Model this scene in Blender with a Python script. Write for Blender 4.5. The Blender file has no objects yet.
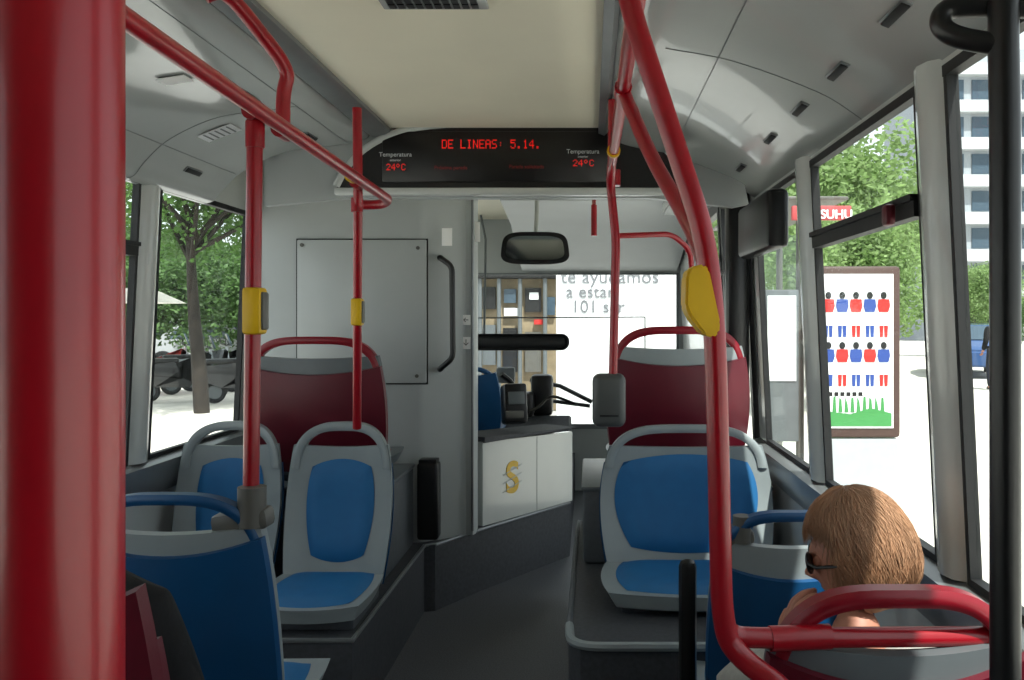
import bpy,bmesh,math,random
from mathutils import Vector,Matrix,noise,Euler
random.seed(7)
SC=bpy.context.scene; C=SC.collection
F=850.;CX=590.;CY=318.;H=1.4
PI=math.pi
def W(px,py,D): return Vector(((px-CX)/F*D,D,H-(py-CY)/F*D))
def lin(h):
    r=[int(h[i:i+2],16)/255 for i in (0,2,4)]
    return tuple((c/12.92 if c<=.04045 else ((c+.055)/1.055)**2.4) for c in r)
def mat(name,col,rough=.5,metal=0,var=.06,scale=12,bump=0,bscale=200,emit=0,transl=0,coat=0):
    m=bpy.data.materials.new(name);m.use_nodes=True;nt=m.node_tree;N=nt.nodes;L=nt.links
    b=N['Principled BSDF'];c=lin(col) if isinstance(col,str) else col
    tc=N.new('ShaderNodeTexCoord');no=N.new('ShaderNodeTexNoise');no.inputs['Scale'].default_value=scale;no.inputs['Detail'].default_value=4
    L.new(tc.outputs['Object'],no.inputs['Vector'])
    cr=N.new('ShaderNodeValToRGB')
    cr.color_ramp.elements[0].position=.35;cr.color_ramp.elements[1].position=.65
    cr.color_ramp.elements[0].color=tuple(max(0,x*(1-var)) for x in c)+(1,)
    cr.color_ramp.elements[1].color=tuple(min(1,x*(1+var)) for x in c)+(1,)
    L.new(no.outputs['Fac'],cr.inputs['Fac']);L.new(cr.outputs['Color'],b.inputs['Base Color'])
    b.inputs['Roughness'].default_value=rough;b.inputs['Metallic'].default_value=metal
    if coat: b.inputs['Coat Weight'].default_value=coat
    if bump:
        n2=N.new('ShaderNodeTexNoise');n2.inputs['Scale'].default_value=bscale;L.new(tc.outputs['Object'],n2.inputs['Vector'])
        bu=N.new('ShaderNodeBump');bu.inputs['Strength'].default_value=bump;bu.inputs['Distance'].default_value=.002
        L.new(n2.outputs['Fac'],bu.inputs['Height']);L.new(bu.outputs['Normal'],b.inputs['Normal'])
    if emit:
        L.new(cr.outputs['Color'],b.inputs['Emission Color']);b.inputs['Emission Strength'].default_value=emit
    if transl:
        t=N.new('ShaderNodeBsdfTranslucent');L.new(cr.outputs['Color'],t.inputs['Color'])
        mx=N.new('ShaderNodeMixShader');mx.inputs[0].default_value=transl
        L.new(b.outputs[0],mx.inputs[1]);L.new(t.outputs[0],mx.inputs[2]);L.new(mx.outputs[0],N['Material Output'].inputs[0])
    return m
def glassmat(name,tint=(1,1,1),refl=.06):
    m=bpy.data.materials.new(name);m.use_nodes=True;nt=m.node_tree;N=nt.nodes;L=nt.links
    N.remove(N['Principled BSDF'])
    t=N.new('ShaderNodeBsdfTransparent');t.inputs[0].default_value=tint+(1,)
    g=N.new('ShaderNodeBsdfGlossy');g.inputs['Roughness'].default_value=.02
    mx=N.new('ShaderNodeMixShader');mx.inputs[0].default_value=refl
    L.new(t.outputs[0],mx.inputs[1]);L.new(g.outputs[0],mx.inputs[2]);L.new(mx.outputs[0],N['Material Output'].inputs[0])
    return m
M={}
M['red']=mat('red_powdercoat','98091a',.3,var=.05,coat=.15)
M['redp']=mat('dark_red_plastic','58061b',.42,var=.06,bump=.1,bscale=300)
M['redh']=mat('red_seat_handle','80081c',.34,var=.05)
M['blue']=mat('blue_fabric_plastic','126298',.6,var=.04,scale=20,bump=.2,bscale=500)
M['bluep']=mat('shaded_blue_plastic','0b4877',.42,var=.05)  # blue darkened, shade on the lower left seat put into the colour
M['grey']=mat('light_grey_plastic','8c9496',.38,var=.03,bump=.1,bscale=300)
M['dgrey']=mat('mid_grey_plastic','5f6568',.4,var=.05)
M['panel']=mat('pale_grey_panel','aeb3b3',.38,var=.03,scale=4)
M['white']=mat('white_moulding','c4c8c6',.2,var=.03,scale=3,coat=.35)
M['cove']=mat('grey_white_cove','a9adab',.18,var=.03,scale=3,coat=.5)
M['cream']=mat('cream_ceiling','f2ecd6',.5,var=.02,scale=3)
M['alu']=mat('grey_channel','7d8183',.3,.4,var=.05)
M['dark']=mat('dark_grey_step','404247',.7,var=.15,scale=60,bump=.3)
M['mid']=mat('mid_grey_podium','55595e',.6,var=.08,scale=40,bump=.2)
M['floor']=mat('speckled_vinyl_floor','585a60',.55,var=.3,scale=180,bump=.2)
M['black']=mat('black_plastic','0c0c0e',.35,var=.1)
M['rub']=mat('black_rubber','131416',.6,var=.1)
M['yel']=mat('yellow_plastic','dcb00c',.4,var=.05)
M['clamp']=mat('grey_clamp','5d5c57',.45,var=.06)
M['valid']=mat('validator_grey','4d4f4e',.4,var=.06)
M['glass']=glassmat('window_glass',(.93,.96,.95),.05)
M['mirror']=mat('mirror_glass','9aa0a4',.05,1,var=.02)
M['led']=mat('red_led','e8140a',.5,emit=.85,var=.02)
M['ledoff']=mat('dim_red_print','6a0c0c',.5,emit=.3,var=.02)
M['prw']=mat('white_print','d8dbde',.6,var=.02)
M['stk']=mat('white_sticker_paper','fbfbf9',.7,var=.01)
M['prb']=mat('black_print','111214',.6,var=.02)
M['ground']=mat('pale_paving','cfcbc2',.9,var=.08,scale=2)
M['road']=mat('sunny_asphalt','aaa8a5',.9,var=.1,scale=3)
M['bark']=mat('brown_bark','2b2520',.9,var=.35,scale=8,bump=.6,bscale=30)
M['leaf']=mat('mid_green_leaves','5a7f3e',.6,var=.4,scale=3,transl=.45)
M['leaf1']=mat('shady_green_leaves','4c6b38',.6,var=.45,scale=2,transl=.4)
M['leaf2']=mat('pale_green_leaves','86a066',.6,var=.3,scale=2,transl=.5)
M['bld']=mat('white_facade','a0a6ab',.8,var=.04)
M['band']=mat('white_balcony_band','bcc0c3',.8,var=.04)
M['win']=mat('facade_window_glass','41525f',.2,var=.1)
M['skin']=mat('skin','b67c66',.55,var=.06,scale=30)
M['blond']=mat('light_brown_hair','a97f60',.5,var=.14,scale=25)
M['hairk']=mat('dark_hair','1d1613',.5,var=.3,scale=60)
M['knit']=mat('grey_white_knit','a5a29c',.85,var=.06,scale=60,bump=.4)
M['coat']=mat('dark_jacket_cloth','090a0e',.9,var=.3,scale=30,bump=.5,bscale=80)
M['navy']=mat('dark_trousers','151826',.85,var=.15)
M['poster']=mat('poster_paper','eceff0',.6,var=.02)
M['pred']=mat('poster_red','b82622',.6,var=.03)
M['pblue']=mat('poster_blue','2a4790',.6,var=.03)
M['pgreen']=mat('poster_green','3f8a4a',.6,var=.03)
M['fred']=mat('faded_red_sign','b8484a',.6,var=.03)
M['brown']=mat('brown_frame','4a3530',.5,var=.05)
M['silver']=mat('silver_paint','b6bcc2',.3,.5,var=.03)
M['carblue']=mat('blue_car_paint','2b4a78',.25,var=.03,coat=.6)
M['cardark']=mat('dark_car_paint','1b1d20',.25,var=.03,coat=.6)
M['carwhite']=mat('white_car_paint','a8acb0',.25,var=.02,coat=.6)
M['eye']=mat('eye_white','e8e4de',.3,var=.01)
M['canvas']=mat('parasol_canvas','e8e4da',.8,var=.03,transl=.3)
M['beige']=mat('tan_stone','84755e',.85,var=.2,scale=3)
M['tan']=mat('tan_shopfront','85775f',.7,var=.2,scale=4)
M['bx']=mat('grey_letter','74767b',.6,var=.05)

def rpath(pts,rad,n=7):
    pts=[Vector(p) for p in pts];out=[pts[0]]
    for i in range(1,len(pts)-1):
        a,b,c=pts[i-1],pts[i],pts[i+1]
        r1=min(rad,(a-b).length*.49);r2=min(rad,(c-b).length*.49)
        p=b+(a-b).normalized()*r1;q=b+(c-b).normalized()*r2
        for k in range(n+1):
            t=k/n;out.append(p*(1-t)**2+b*2*t*(1-t)+q*t*t)
    out.append(pts[-1]);return out
class MB:
    def __init__(s): s.bm=bmesh.new()
    def box(s,c,d,rot=None,bev=0,mi=0,seg=2):
        t=bmesh.new();bmesh.ops.create_cube(t,size=1)
        for v in t.verts: v.co=Vector((v.co.x*d[0],v.co.y*d[1],v.co.z*d[2]))
        if bev: bmesh.ops.bevel(t,geom=t.edges[:],offset=bev,segments=seg,affect='EDGES',profile=.5)
        for f in t.faces: f.material_index=mi
        for v in t.verts:
            v.co=(rot@v.co if rot else v.co)+Vector(c)
        me=bpy.data.meshes.new('t');t.to_mesh(me);t.free();s.bm.from_mesh(me);bpy.data.meshes.remove(me);return s
    def bx(s,x0,x1,y0,y1,z0,z1,bev=0,mi=0):
        return s.box(((x0+x1)/2,(y0+y1)/2,(z0+z1)/2),(abs(x1-x0),abs(y1-y0),abs(z1-z0)),None,bev,mi)
    def hexa(s,P,mi=0):
        v=[s.bm.verts.new(p) for p in P]
        for f in ((0,1,2,3),(4,5,6,7),(0,1,5,4),(1,2,6,5),(2,3,7,6),(3,0,4,7)):
            s.bm.faces.new([v[i] for i in f]).material_index=mi
        return s
    def prism(s,poly,axis,a,b,mi=0):
        def mk(p,t):
            if axis=='y': return (p[0],t,p[1])
            if axis=='x': return (t,p[0],p[1])
            return (p[0],p[1],t)
        v0=[s.bm.verts.new(mk(p,a)) for p in poly];v1=[s.bm.verts.new(mk(p,b)) for p in poly]
        n=len(poly);s.bm.faces.new(v0).material_index=mi;s.bm.faces.new(v1[::-1]).material_index=mi
        for i in range(n): s.bm.faces.new((v0[i],v0[(i+1)%n],v1[(i+1)%n],v1[i])).material_index=mi
        return s
    def tube(s,pts,r,seg=12,mi=0,cap=True):
        pts=[Vector(p) for p in pts];n=len(pts)
        rr=r if isinstance(r,(list,tuple)) else [r]*n
        T=[(pts[min(i+1,n-1)]-pts[max(i-1,0)]).normalized() for i in range(n)]
        a=Vector((0,0,1)) if abs(T[0].z)<.9 else Vector((1,0,0))
        nn=T[0].cross(a).normalized();rings=[]
        for i in range(n):
            nn=(nn-T[i]*nn.dot(T[i])).normalized();bb=T[i].cross(nn)
            rings.append([s.bm.verts.new(pts[i]+(nn*math.cos(2*PI*k/seg)+bb*math.sin(2*PI*k/seg))*rr[i]) for k in range(seg)])
        for i in range(n-1):
            for k in range(seg):
                s.bm.faces.new((rings[i][k],rings[i][(k+1)%seg],rings[i+1][(k+1)%seg],rings[i+1][k])).material_index=mi
        if cap:
            s.bm.faces.new(rings[0][::-1]).material_index=mi;s.bm.faces.new(rings[-1]).material_index=mi
        return s
    def ell(s,c,rad,rot=None,seg=16,mi=0):
        t=bmesh.new();bmesh.ops.create_uvsphere(t,u_segments=seg,v_segments=max(6,seg*2//3),radius=1)
        for v in t.verts:
            p=Vector((v.co.x*rad[0],v.co.y*rad[1],v.co.z*rad[2]));v.co=(rot@p if rot else p)+Vector(c)
        for f in t.faces:f.material_index=mi
        me=bpy.data.meshes.new('t');t.to_mesh(me);t.free();s.bm.from_mesh(me);bpy.data.meshes.remove(me);return s
    def gs(s,nu,nv,f,g,mi=0):
        A=[[s.bm.verts.new(f(-1+2*i/nu,-1+2*j/nv)) for j in range(nv+1)] for i in range(nu+1)]
        B=[[s.bm.verts.new(g(-1+2*i/nu,-1+2*j/nv)) for j in range(nv+1)] for i in range(nu+1)]
        def q(*v): s.bm.faces.new(v).material_index=mi
        for i in range(nu):
            for j in range(nv):
                q(A[i][j],A[i+1][j],A[i+1][j+1],A[i][j+1]);q(B[i][j],B[i][j+1],B[i+1][j+1],B[i+1][j])
        for i in range(nu):
            q(A[i][0],B[i][0],B[i+1][0],A[i+1][0]);q(A[i][nv],A[i+1][nv],B[i+1][nv],B[i][nv])
        for j in range(nv):
            q(A[0][j],A[0][j+1],B[0][j+1],B[0][j]);q(A[nu][j],B[nu][j],B[nu][j+1],A[nu][j+1])
        return s
    def build(s,name,mats,parent=None,world=False,ang=38,recalc=True):
        bm=s.bm
        if recalc: bmesh.ops.recalc_face_normals(bm,faces=bm.faces[:])
        off=Vector((0,0,0))
        if parent is not None:
            if world:
                bm.transform(wm(parent).inverted())
        else:
            xs=[v.co for v in bm.verts]
            off=Vector(((min(p.x for p in xs)+max(p.x for p in xs))/2,(min(p.y for p in xs)+max(p.y for p in xs))/2,min(p.z for p in xs)))
            bm.transform(Matrix.Translation(-off))
        for f in bm.faces:f.smooth=True
        for e in bm.edges:
            if len(e.link_faces)==2 and e.calc_face_angle(0)>math.radians(ang): e.smooth=False
        me=bpy.data.meshes.new(name);bm.to_mesh(me);bm.free()
        for m in (mats if isinstance(mats,(list,tuple)) else [mats]): me.materials.append(m)
        o=bpy.data.objects.new(name,me);C.objects.link(o);o.location=off
        if parent is not None:o.parent=parent
        return o
def wm(o):
    m=o.matrix_basis.copy()
    while o.parent: o=o.parent;m=o.matrix_basis@m
    return m
def tag(o,label,cat,group=None,kind=None):
    o['label']=label
    if cat:o['category']=cat
    if group:o['group']=group
    if kind:o['kind']=kind
    return o
def empty(name,loc,rz=0,label=None,cat=None,group=None):
    o=bpy.data.objects.new(name,None);C.objects.link(o);o.empty_display_size=.1
    o.location=loc;o.rotation_euler=(0,0,rz)
    if label:tag(o,label,cat,group)
    return o
def struct(o): o['kind']='structure';return o
def copy_tree(o,parent=None):
    c=o.copy();C.objects.link(c);c.parent=parent
    for ch in [x for x in C.objects if x.parent==o]: copy_tree(ch,c)
    return c
def bake(o):
    bpy.context.view_layer.update()
    dg=bpy.context.evaluated_depsgraph_get();me=bpy.data.meshes.new_from_object(o.evaluated_get(dg))
    return me
def text(name,s,size,loc,mt,parent,rot=(PI/2,0,0),ext=.0008,align='CENTER',bold=0):
    cu=bpy.data.curves.new(name,'FONT');cu.body=s;cu.size=size;cu.extrude=ext;cu.align_x=align;cu.align_y='CENTER';cu.offset=bold
    t=bpy.data.objects.new('tmp',cu);C.objects.link(t);me=bake(t);bpy.data.objects.remove(t)
    R=rot.to_4x4() if isinstance(rot,Matrix) else Euler(rot).to_matrix().to_4x4()
    me.transform(Matrix.Translation(Vector(loc))@R)
    if parent is not None: me.transform(wm(parent).inverted())
    me.materials.clear();me.materials.append(mt);me.name=name
    o=bpy.data.objects.new(name,me);C.objects.link(o);o.parent=parent;return o

# ---------------- camera, light
cam=bpy.data.cameras.new('camera');co=bpy.data.objects.new('camera',cam);C.objects.link(co)
co.location=(0,0,H);co.rotation_euler=(PI/2,0,0);cam.sensor_width=36;cam.lens=F/1024*36
cam.shift_x=-(CX-512)/1024;cam.shift_y=-(340-CY)/1024;cam.clip_start=.03;cam.clip_end=500
SC.camera=co
w=bpy.data.worlds.new('world');SC.world=w;w.use_nodes=True
bg=w.node_tree.nodes['Background'];bg.inputs[0].default_value=(.90,.95,1,1);bg.inputs[1].default_value=1.65
sun=bpy.data.lights.new('sun','SUN');sun.energy=9;sun.angle=.02;sun.color=(1,.96,.9)
so=bpy.data.objects.new('sun',sun);C.objects.link(so)
so.rotation_euler=Vector((-.18,.5,-.9)).to_track_quat('-Z','Y').to_euler()
try:
    SC.view_settings.view_transform='Standard';SC.view_settings.exposure=0
except Exception: pass

# ---------------- shell
YB=-3.2;YF=6.9;ZC=2.2
def xr(z):return .744-.048*(z-1.4)
def xl(z):return -(1.665-.048*(z-1.4))
SX={'R':(xr,1),'L':(xl,-1)}
def wb(mb,side,y0,y1,z0,z1,i=0,th=.02,mi=0):
    f,s=SX[side]
    mb.hexa([(f(z0)-s*i,y0,z0),(f(z0)-s*i,y1,z0),(f(z1)-s*i,y1,z1),(f(z1)-s*i,y0,z1),
             (f(z0)+s*th,y0,z0),(f(z0)+s*th,y1,z0),(f(z1)+s*th,y1,z1),(f(z1)+s*th,y0,z1)],mi)
ZS=.86;ZT=1.91
WR=[(-1.35,.3),(.48,1.72),(1.865,2.76),(2.93,3.68)]
WL=[(-1.0,.15),(.3,1.55),(1.7,3.10),(3.24,4.08),(4.9,6.4)]
def wall(side,wins,yend,extra=None):
    mb=MB();ys=YB
    wb(mb,side,YB,yend,-.2,ZS);wb(mb,side,YB,yend,ZT,2.3)
    for a,b in wins: wb(mb,side,ys,a,ZS,ZT);ys=b
    wb(mb,side,ys,yend,ZS,ZT)
    if extra: extra(mb)
    return mb
def ex(mb): wb(mb,'R',5.35,YF,-.2,2.3);wb(mb,'R',3.85,5.35,2.05,2.3)
struct(wall('R',WR,3.85,ex).build('wall_right',M['white']))
struct(wall('L',WL,YF).build('wall_left',M['white']))
struct(MB().bx(-1.72,.84,YB-.05,YB,-.2,2.3).build('wall_rear',M['mid']))
struct(MB().bx(-1.72,.80,YB,YF,ZC,ZC+.05).build('ceiling',M['cream']))
struct(MB().bx(-1.72,.80,YB,YF,-.2,0).build('floor',M['floor']))
wn=0
def window(side,y0,y1,hop):
    global wn;wn+=1
    mb=MB();t=.016
    wb(mb,side,y0,y1,ZS,ZS+t,.006,.018);wb(mb,side,y0,y1,ZT-t*1.4,ZT,.008,.018)
    wb(mb,side,y0,y0+t,ZS+t,ZT-t,.006,.018);wb(mb,side,y1-t,y1,ZS+t,ZT-t,.006,.018)
    if hop: wb(mb,side,y0+t,y1-t,1.625,1.675,.016,.018);wb(mb,side,y0+t,y1-t,1.66,1.675,.024,.018)
    fr=struct(mb.build('window_%d'%wn,M['rub']))
    g=MB();f,s=SX[side];g.hexa([(f(z)+s*o,y,z) for o in (.009,.013) for (y,z) in ((y0+t,ZS+t),(y1-t,ZS+t),(y1-t,ZT-t),(y0+t,ZT-t))])
    g.build('glass',M['glass'],fr,True)
    if hop:
        h=MB();f_=f(1.65)-s*.035
        h.box((f_,y0+.12,1.64),(.025,.035,.05),None,.008);h.build('latch',M['redp'],fr,True)
    return fr
for i,(a,b) in enumerate(WR): window('R',a,b,i==2)
for i,(a,b) in enumerate(WL): window('L',a,b,i in(1,2))
def pillar(side,y0,y1,n):
    f,s=SX[side];mb=MB()
    prof=[(y0,0),(y0+.02,.022),((y0+y1)/2,.03),(y1-.02,.022),(y1,0)]
    lo=[mb.bm.verts.new((f(.86)-s*d,y,.86)) for y,d in prof];hi=[mb.bm.verts.new((f(1.93)-s*d,y,1.93)) for y,d in prof]
    for i in range(4): mb.bm.faces.new((lo[i],lo[i+1],hi[i+1],hi[i]))
    mb.bm.faces.new(lo);mb.bm.faces.new(hi)
    struct(mb.build('trim_%d'%n,M['white'],ang=60))
pillar('R',1.735,1.85,10);pillar('R',2.775,2.915,11);pillar('R',.32,.46,12);pillar('L',3.115,3.225,13);pillar('L',1.565,1.685,14)
for side,y1,n in(('R',3.85,1),('L',4.1,2)):
    mb=MB();f,s=SX[side]
    mb.prism([(f(.86),.86),(f(.86)-s*.045,.845),(f(.8)-s*.05,.80),(f(.72)-s*.015,.72),(f(.72),.72)],'y',YB,y1)
    struct(mb.build('trim_%d'%n,M['alu']))
def cove(prof,y1,n):
    up=[(prof[-1][0],ZC-.001)]
    mb=MB();mb.prism(prof+up,'y',YB,y1);return struct(mb.build('trim_%d'%n,M['cove'],ang=50))
def curve2(P,n=6):
    out=[]
    for i in range(len(P)-1):
        p0=P[max(i-1,0)];p1=P[i];p2=P[i+1];p3=P[min(i+2,len(P)-1)]
        for k in range(n):
            t=k/n
            out.append(tuple(.5*((2*p1[a])+(-p0[a]+p2[a])*t+(2*p0[a]-5*p1[a]+4*p2[a]-p3[a])*t*t+(-p0[a]+3*p1[a]-3*p2[a]+p3[a])*t**3) for a in(0,1)))
    out.append(P[-1]);return out
PR=curve2([(.06,2.195),(.12,2.14),(.20,2.115),(.38,2.08),(.60,2.00),(.70,1.94),(.73,1.915)])
PL=curve2([(-.93,2.195),(-.96,2.16),(-1.08,2.135),(-1.30,2.105),(-1.47,2.03),(-1.56,1.95),(-1.60,1.90),(-1.65,1.885)])
cr_=cove(PR,3.72,3);cl_=cove(PL,3.62,4)
struct(MB().prism([(.035,2.199),(.06,2.199),(.075,2.18),(.06,2.165),(.035,2.175)],'y',YB,3.6).build('trim_5',M['alu']))
struct(MB().prism([(-.93,2.199),(-.84,2.199),(-.84,2.185),(-.86,2.17),(-.92,2.165),(-.94,2.18)],'y',YB,3.6).build('trim_6',M['alu']))
def onprof(P,x):
    for a,b in zip(P,P[1:]):
        lo,hi=min(a[0],b[0]),max(a[0],b[0])
        if lo<=x<=hi:
            t=(x-a[0])/(b[0]-a[0]);return a[1]+t*(b[1]-a[1]),math.atan2(b[1]-a[1],b[0]-a[0])
def slots(P,x,ys,par,mt,L=.11):
    z,a=onprof(P,x)
    for y in ys:
        R=Matrix.Rotation(-a,3,'Y')
        MB().box((x,y,z-.002),(.026,L+.02,.006),R,.003).build('slot_rim',M['alu'],par,True)
        MB().box((x,y,z-.004),(.020,L+.008,.010),R,.003).build('air_slot',mt,par,True)
slots(PR,.60,(1.67,2.06,2.43,2.83,3.38),cr_,M['rub'])
slots(PL,-1.12,(2.41,2.8,3.4),cl_,M['rub'])
slots(PL,-1.54,(2.0,2.7,3.3),cl_,M['rub'])
def seam(P,y,par,i0=3):
    MB().tube([(p[0],y,p[1]-.0004) for p in P[i0:]],.0013,6).build('panel_seam',M['dgrey'],par,True)
seam(PR,2.25,cr_,12)
for y in(1.7,2.98): seam(PL,y,cl_,10)
for P_,x,c_ in((PL,-1.50,cl_),(PL,-1.03,cl_),(PR,.34,cr_)):
    z=onprof(P_,x)[0]-.0004;MB().tube([(x,YB,z),(x,3.6,z)],.0013,6).build('panel_seam',M['dgrey'],c_,True)
z,a=onprof(PL,-1.24)
tag(MB().box((-1.24,2.54,z-.006),(.085,.065,.003),Matrix.Rotation(-a,3,'Y'),.0008).build('paper_sticker',M['stk']),'small square white sticker on the left overhead cove','sticker')
z,a=onprof(PL,-1.36)
Rn=Matrix.Rotation(-a,3,'Y')
nl=tag(MB().box((-1.36,3.12,z-.006),(.13,.10,.003),Rn,.0008).build('notice_label',M['prw']),'wide printed notice label on the left cove above the farther red pole','sticker')
m=MB()
for k in range(5): m.box(Vector((-1.36,3.12,z-.006))+Rn@Vector((-.045+k*.022,0,.0022)),(.006,.085,.001),Rn);m.box(Vector((-1.36,3.12,z-.006))+Rn@Vector((-.045+k*.022,0,-.0022)),(.006,.085,.001),Rn)
m.build('print_lines',M['dgrey'],nl,True)
rv=empty('roof_vent',(-.4,2.08,ZC),0,'black slotted air grille set in the cream ceiling','vent')
MB().bx(-.528,-.258,1.95,2.18,ZC-.010,ZC-.0005,.004).build('vent_frame',M['white'],rv,True)
mb=MB()
for i in range(10):
    for j in range(6): mb.bx(-.508+i*.0232,-.491+i*.0232,1.965+j*.034,1.992+j*.034,ZC-.014,ZC-.009)
mb.build('grille_slots',M['black'],rv,True)
# ---------------- platforms
def struct_mb(mb,name,m): return struct(mb.build(name,m))
struct_mb(MB().prism([(-1.66,2.86),(-.80,2.86),(-.79,4.05),(-.74,4.06),(-.56,4.36),(-.12,5.0),(-.12,6.85),(-1.66,6.85)],'z',0,.315),'platform_left',M['dark'])
struct_mb(MB().tube([(-1.6,2.86,.315),(-.80,2.86,.315),(-.79,4.05,.315),(-.74,4.07,.315),(-.56,4.36,.315),(-.12,5.0,.315)],.009,8),'trim_7',M['alu'])
rp=[(.77,2.62),(.03,2.62),(-.03,2.64),(-.06,2.7),(-.07,2.78),(-.06,4.25),(.77,4.25)]
struct_mb(MB().prism(rp,'z',0,.385),'platform_right',M['dark'])
struct_mb(MB().tube(rpath([Vector((.75,2.62,.387)),Vector((-.06,2.62,.387)),Vector((-.068,2.8,.387))],.1),.015,8),'trim_8',M['grey'])
struct_mb(MB().tube([(-.068,2.8,.384),(-.06,4.25,.384)],.010,8),'trim_15',M['mid'])
def podium(name,x0,x1,y0,y1,z0,z1,label):
    r=empty(name,((x0+x1)/2,(y0+y1)/2,z0),0,label,'wheel arch box')
    MB().bx(x0,x1,y0,y1,z0,z1,.02).build('box_body',M['mid'],r,True)
    MB().bx(x0-.006,x1+.006,y0-.006,y1+.006,z1-.012,z1+.006,.006).build('rim',M['dgrey'],r,True)
podium('wheel_arch_box',-1.62,-.84,3.5,4.06,.316,.70,'grey wheel arch box under the red seat by the tall cabinet')
podium('wheel_arch_box',-.03,.75,3.5,4.2,.386,.70,'grey wheel arch box under the red seat beside the front door')

# ---------------- seats
def seat(label,loc,rot,w,hc,hb,pad,arch,cover,ped,padw=.64,lean=.10,group=None,arm=False,name='bus_chair',pb=-.74,pt=.60,cvh=1.42,shell='grey',bw=1.0):
    R=empty(name,loc,rot,label,'seat',group);h=w/2
    def wf(t): return .88+.12*math.cos(t*1.1) if t<0 else 1.0-.10*t*t
    def bp(s,t,off=0):
        z=hc-.06+(t+1)/2*hb
        y=-.02+lean*(t+1)/2-.045*s*s*(1-.3*t)+.015*math.cos(t*2.5)
        return Vector((s*h*wf(t),y+off,z))
    def rq(u,v,k): return u*math.sqrt(1-.5*k*v*v),v*math.sqrt(1-.5*k*u*u)
    def sh(u,v,off):
        s,t=rq(u,v,.16);t=-1+(t+1)*.925-.09*(1-s*s)*max(0,t)
        return bp(s,t,off)
    MB().gs(20,18,lambda u,v:sh(u,v,0),lambda u,v:sh(u*.99,v*.995,.028)).build('backrest',M[shell],R)
    def pf(u,v,k):
        s,t=rq(u,v,.55);s*=padw*(1+.06*v);t=pb+(t+1)/2*(pt-pb)
        th=(1-u**6)*(1-v**6);return bp(s,t,-.003-.022*th*k)
    MB().gs(16,16,lambda u,v:pf(u,v,1),lambda u,v:pf(u,v,-.1)).build('back_pad',M[pad],R)
    def cv(u,v,off):
        s,t=rq(u,v,.12);tt=-1+(t+1)/2*cvh
        if v>0: tt+=.16*s*s*v
        return bp(s*1.015,tt,off)
    MB().gs(18,14,lambda u,v:cv(u,v,.027),lambda u,v:cv(u*.985,v*.99,.045)).build('back_cover',M[cover],R)
    e=.62 if w<.5 else .5
    def hd_(u,v,off):
        a=PI/2*(1-u);c=math.cos(a);s_=math.sin(a);k=(v+1)/2
        r=.965-.155*(1-k)*(.44/w if w>.5 else 1)*bw
        x=math.copysign(abs(c)**e,c)*r;t=.48+(.50+.115*k*bw)*abs(s_)**.75
        return bp(x,t,off)
    MB().gs(32,5,lambda u,v:hd_(u,v,-.006-.005*(1-v*v)),lambda u,v:hd_(u,v,.026+.006*(1-v*v))).build('top_handle',M[arch],R)
    def sp(u,v,z):
        s,t=rq(u,v,.35);return Vector((s*h*(1-.03*t),-.22+t*.23,z-.012*(1-s*s)))
    MB().gs(14,14,lambda u,v:sp(u,v,hc-.012),lambda u,v:sp(u*.9,v*.94,hc-.062)).build('seat_pan',M[shell],R)
    def cu(u,v,k):
        s,t=rq(u,v,.45);th=(1-u**6)*(1-v**6);return Vector((s*h*.84,-.225+t*.195,hc-.014+.026*th*k-.01*(1-s*s)))
    MB().gs(14,14,lambda u,v:cu(u,v,1),lambda u,v:cu(u,v,-.2)).build('cushion',M[pad],R)
    if ped=='box':
        MB().box((0,-.2,(hc-.06)/2),(w*.8,.36,hc-.055),None,.012).build('pedestal',M['mid'],R)
    else:
        m=MB();m.tube([(0,-.2,0),(0,-.2,hc-.05)],.035,14);m.box((0,-.2,.01),(.24,.24,.02),None,.006);m.box((0,-.2,hc-.06),(w*.7,.3,.02),None,.005);m.build('pedestal',M['clamp'],R)
    if arm:
        m=MB();m.box((h+.045,-.02,hc+.21),(.046,.045,.40),None,.018);m.box((h+.01,-.03,hc-.02),(.10,.05,.05),None,.01);m.build('armrest',M['black'],R)
    return R
gb='rear facing blue seats on the left platform'
seat('blue and grey rear-facing bus seat nearest the aisle, left platform',(-.985,3.33,.316),0,.415,.115,.585,'blue','grey','bluep','box',group=gb)
seat('blue and grey rear-facing bus seat beside the left window',(-1.43,3.35,.316),0,.415,.115,.585,'blue','grey','bluep','box',group=gb)
seat('extra wide blue and grey rear-facing seat on right platform under the grey validator',(.375,3.30,.386),0,.67,.10,.525,'blue','grey','bluep','box',padw=.83,pb=-.75,pt=.66)
seat('wide dark red seat on wheel arch box against the tall grey cabinet',(-1.16,3.60,.706),PI,.60,.10,.55,'redp','redh','redp','box',lean=.06,cvh=1.52,shell='dgrey')
seat('wide dark red seat on wheel arch box by the front door',(.385,3.72,.706),PI,.62,.10,.59,'redp','redh','redp','box',lean=.06,cvh=1.52)
seat('blue bus seat seen from behind at lower left, holding a red pole',(-.95,1.98,0),PI,.46,.45,.60,'blue','bluep','bluep','post',cvh=1.6,bw=.7)
seat('blue bus seat seen from behind, directly ahead of the light-haired woman',(.51,2.2,0),PI,.42,.36,.60,'blue','bluep','bluep','post',arm=True,cvh=1.5,bw=.7)
seat('dark red seat seen from behind with the light-haired woman sitting in it',(.505,1.46,0),PI,.46,.30,.70,'redp','redh','redp','post',cvh=1.62,shell='dgrey',bw=.75)
seat('dark red seat edge at lower left with the dark-jacketed passenger',(-.735,1.10,0),PI,.44,.42,.71,'redp','redh','redp','post',cvh=1.9,shell='redp')

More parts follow.
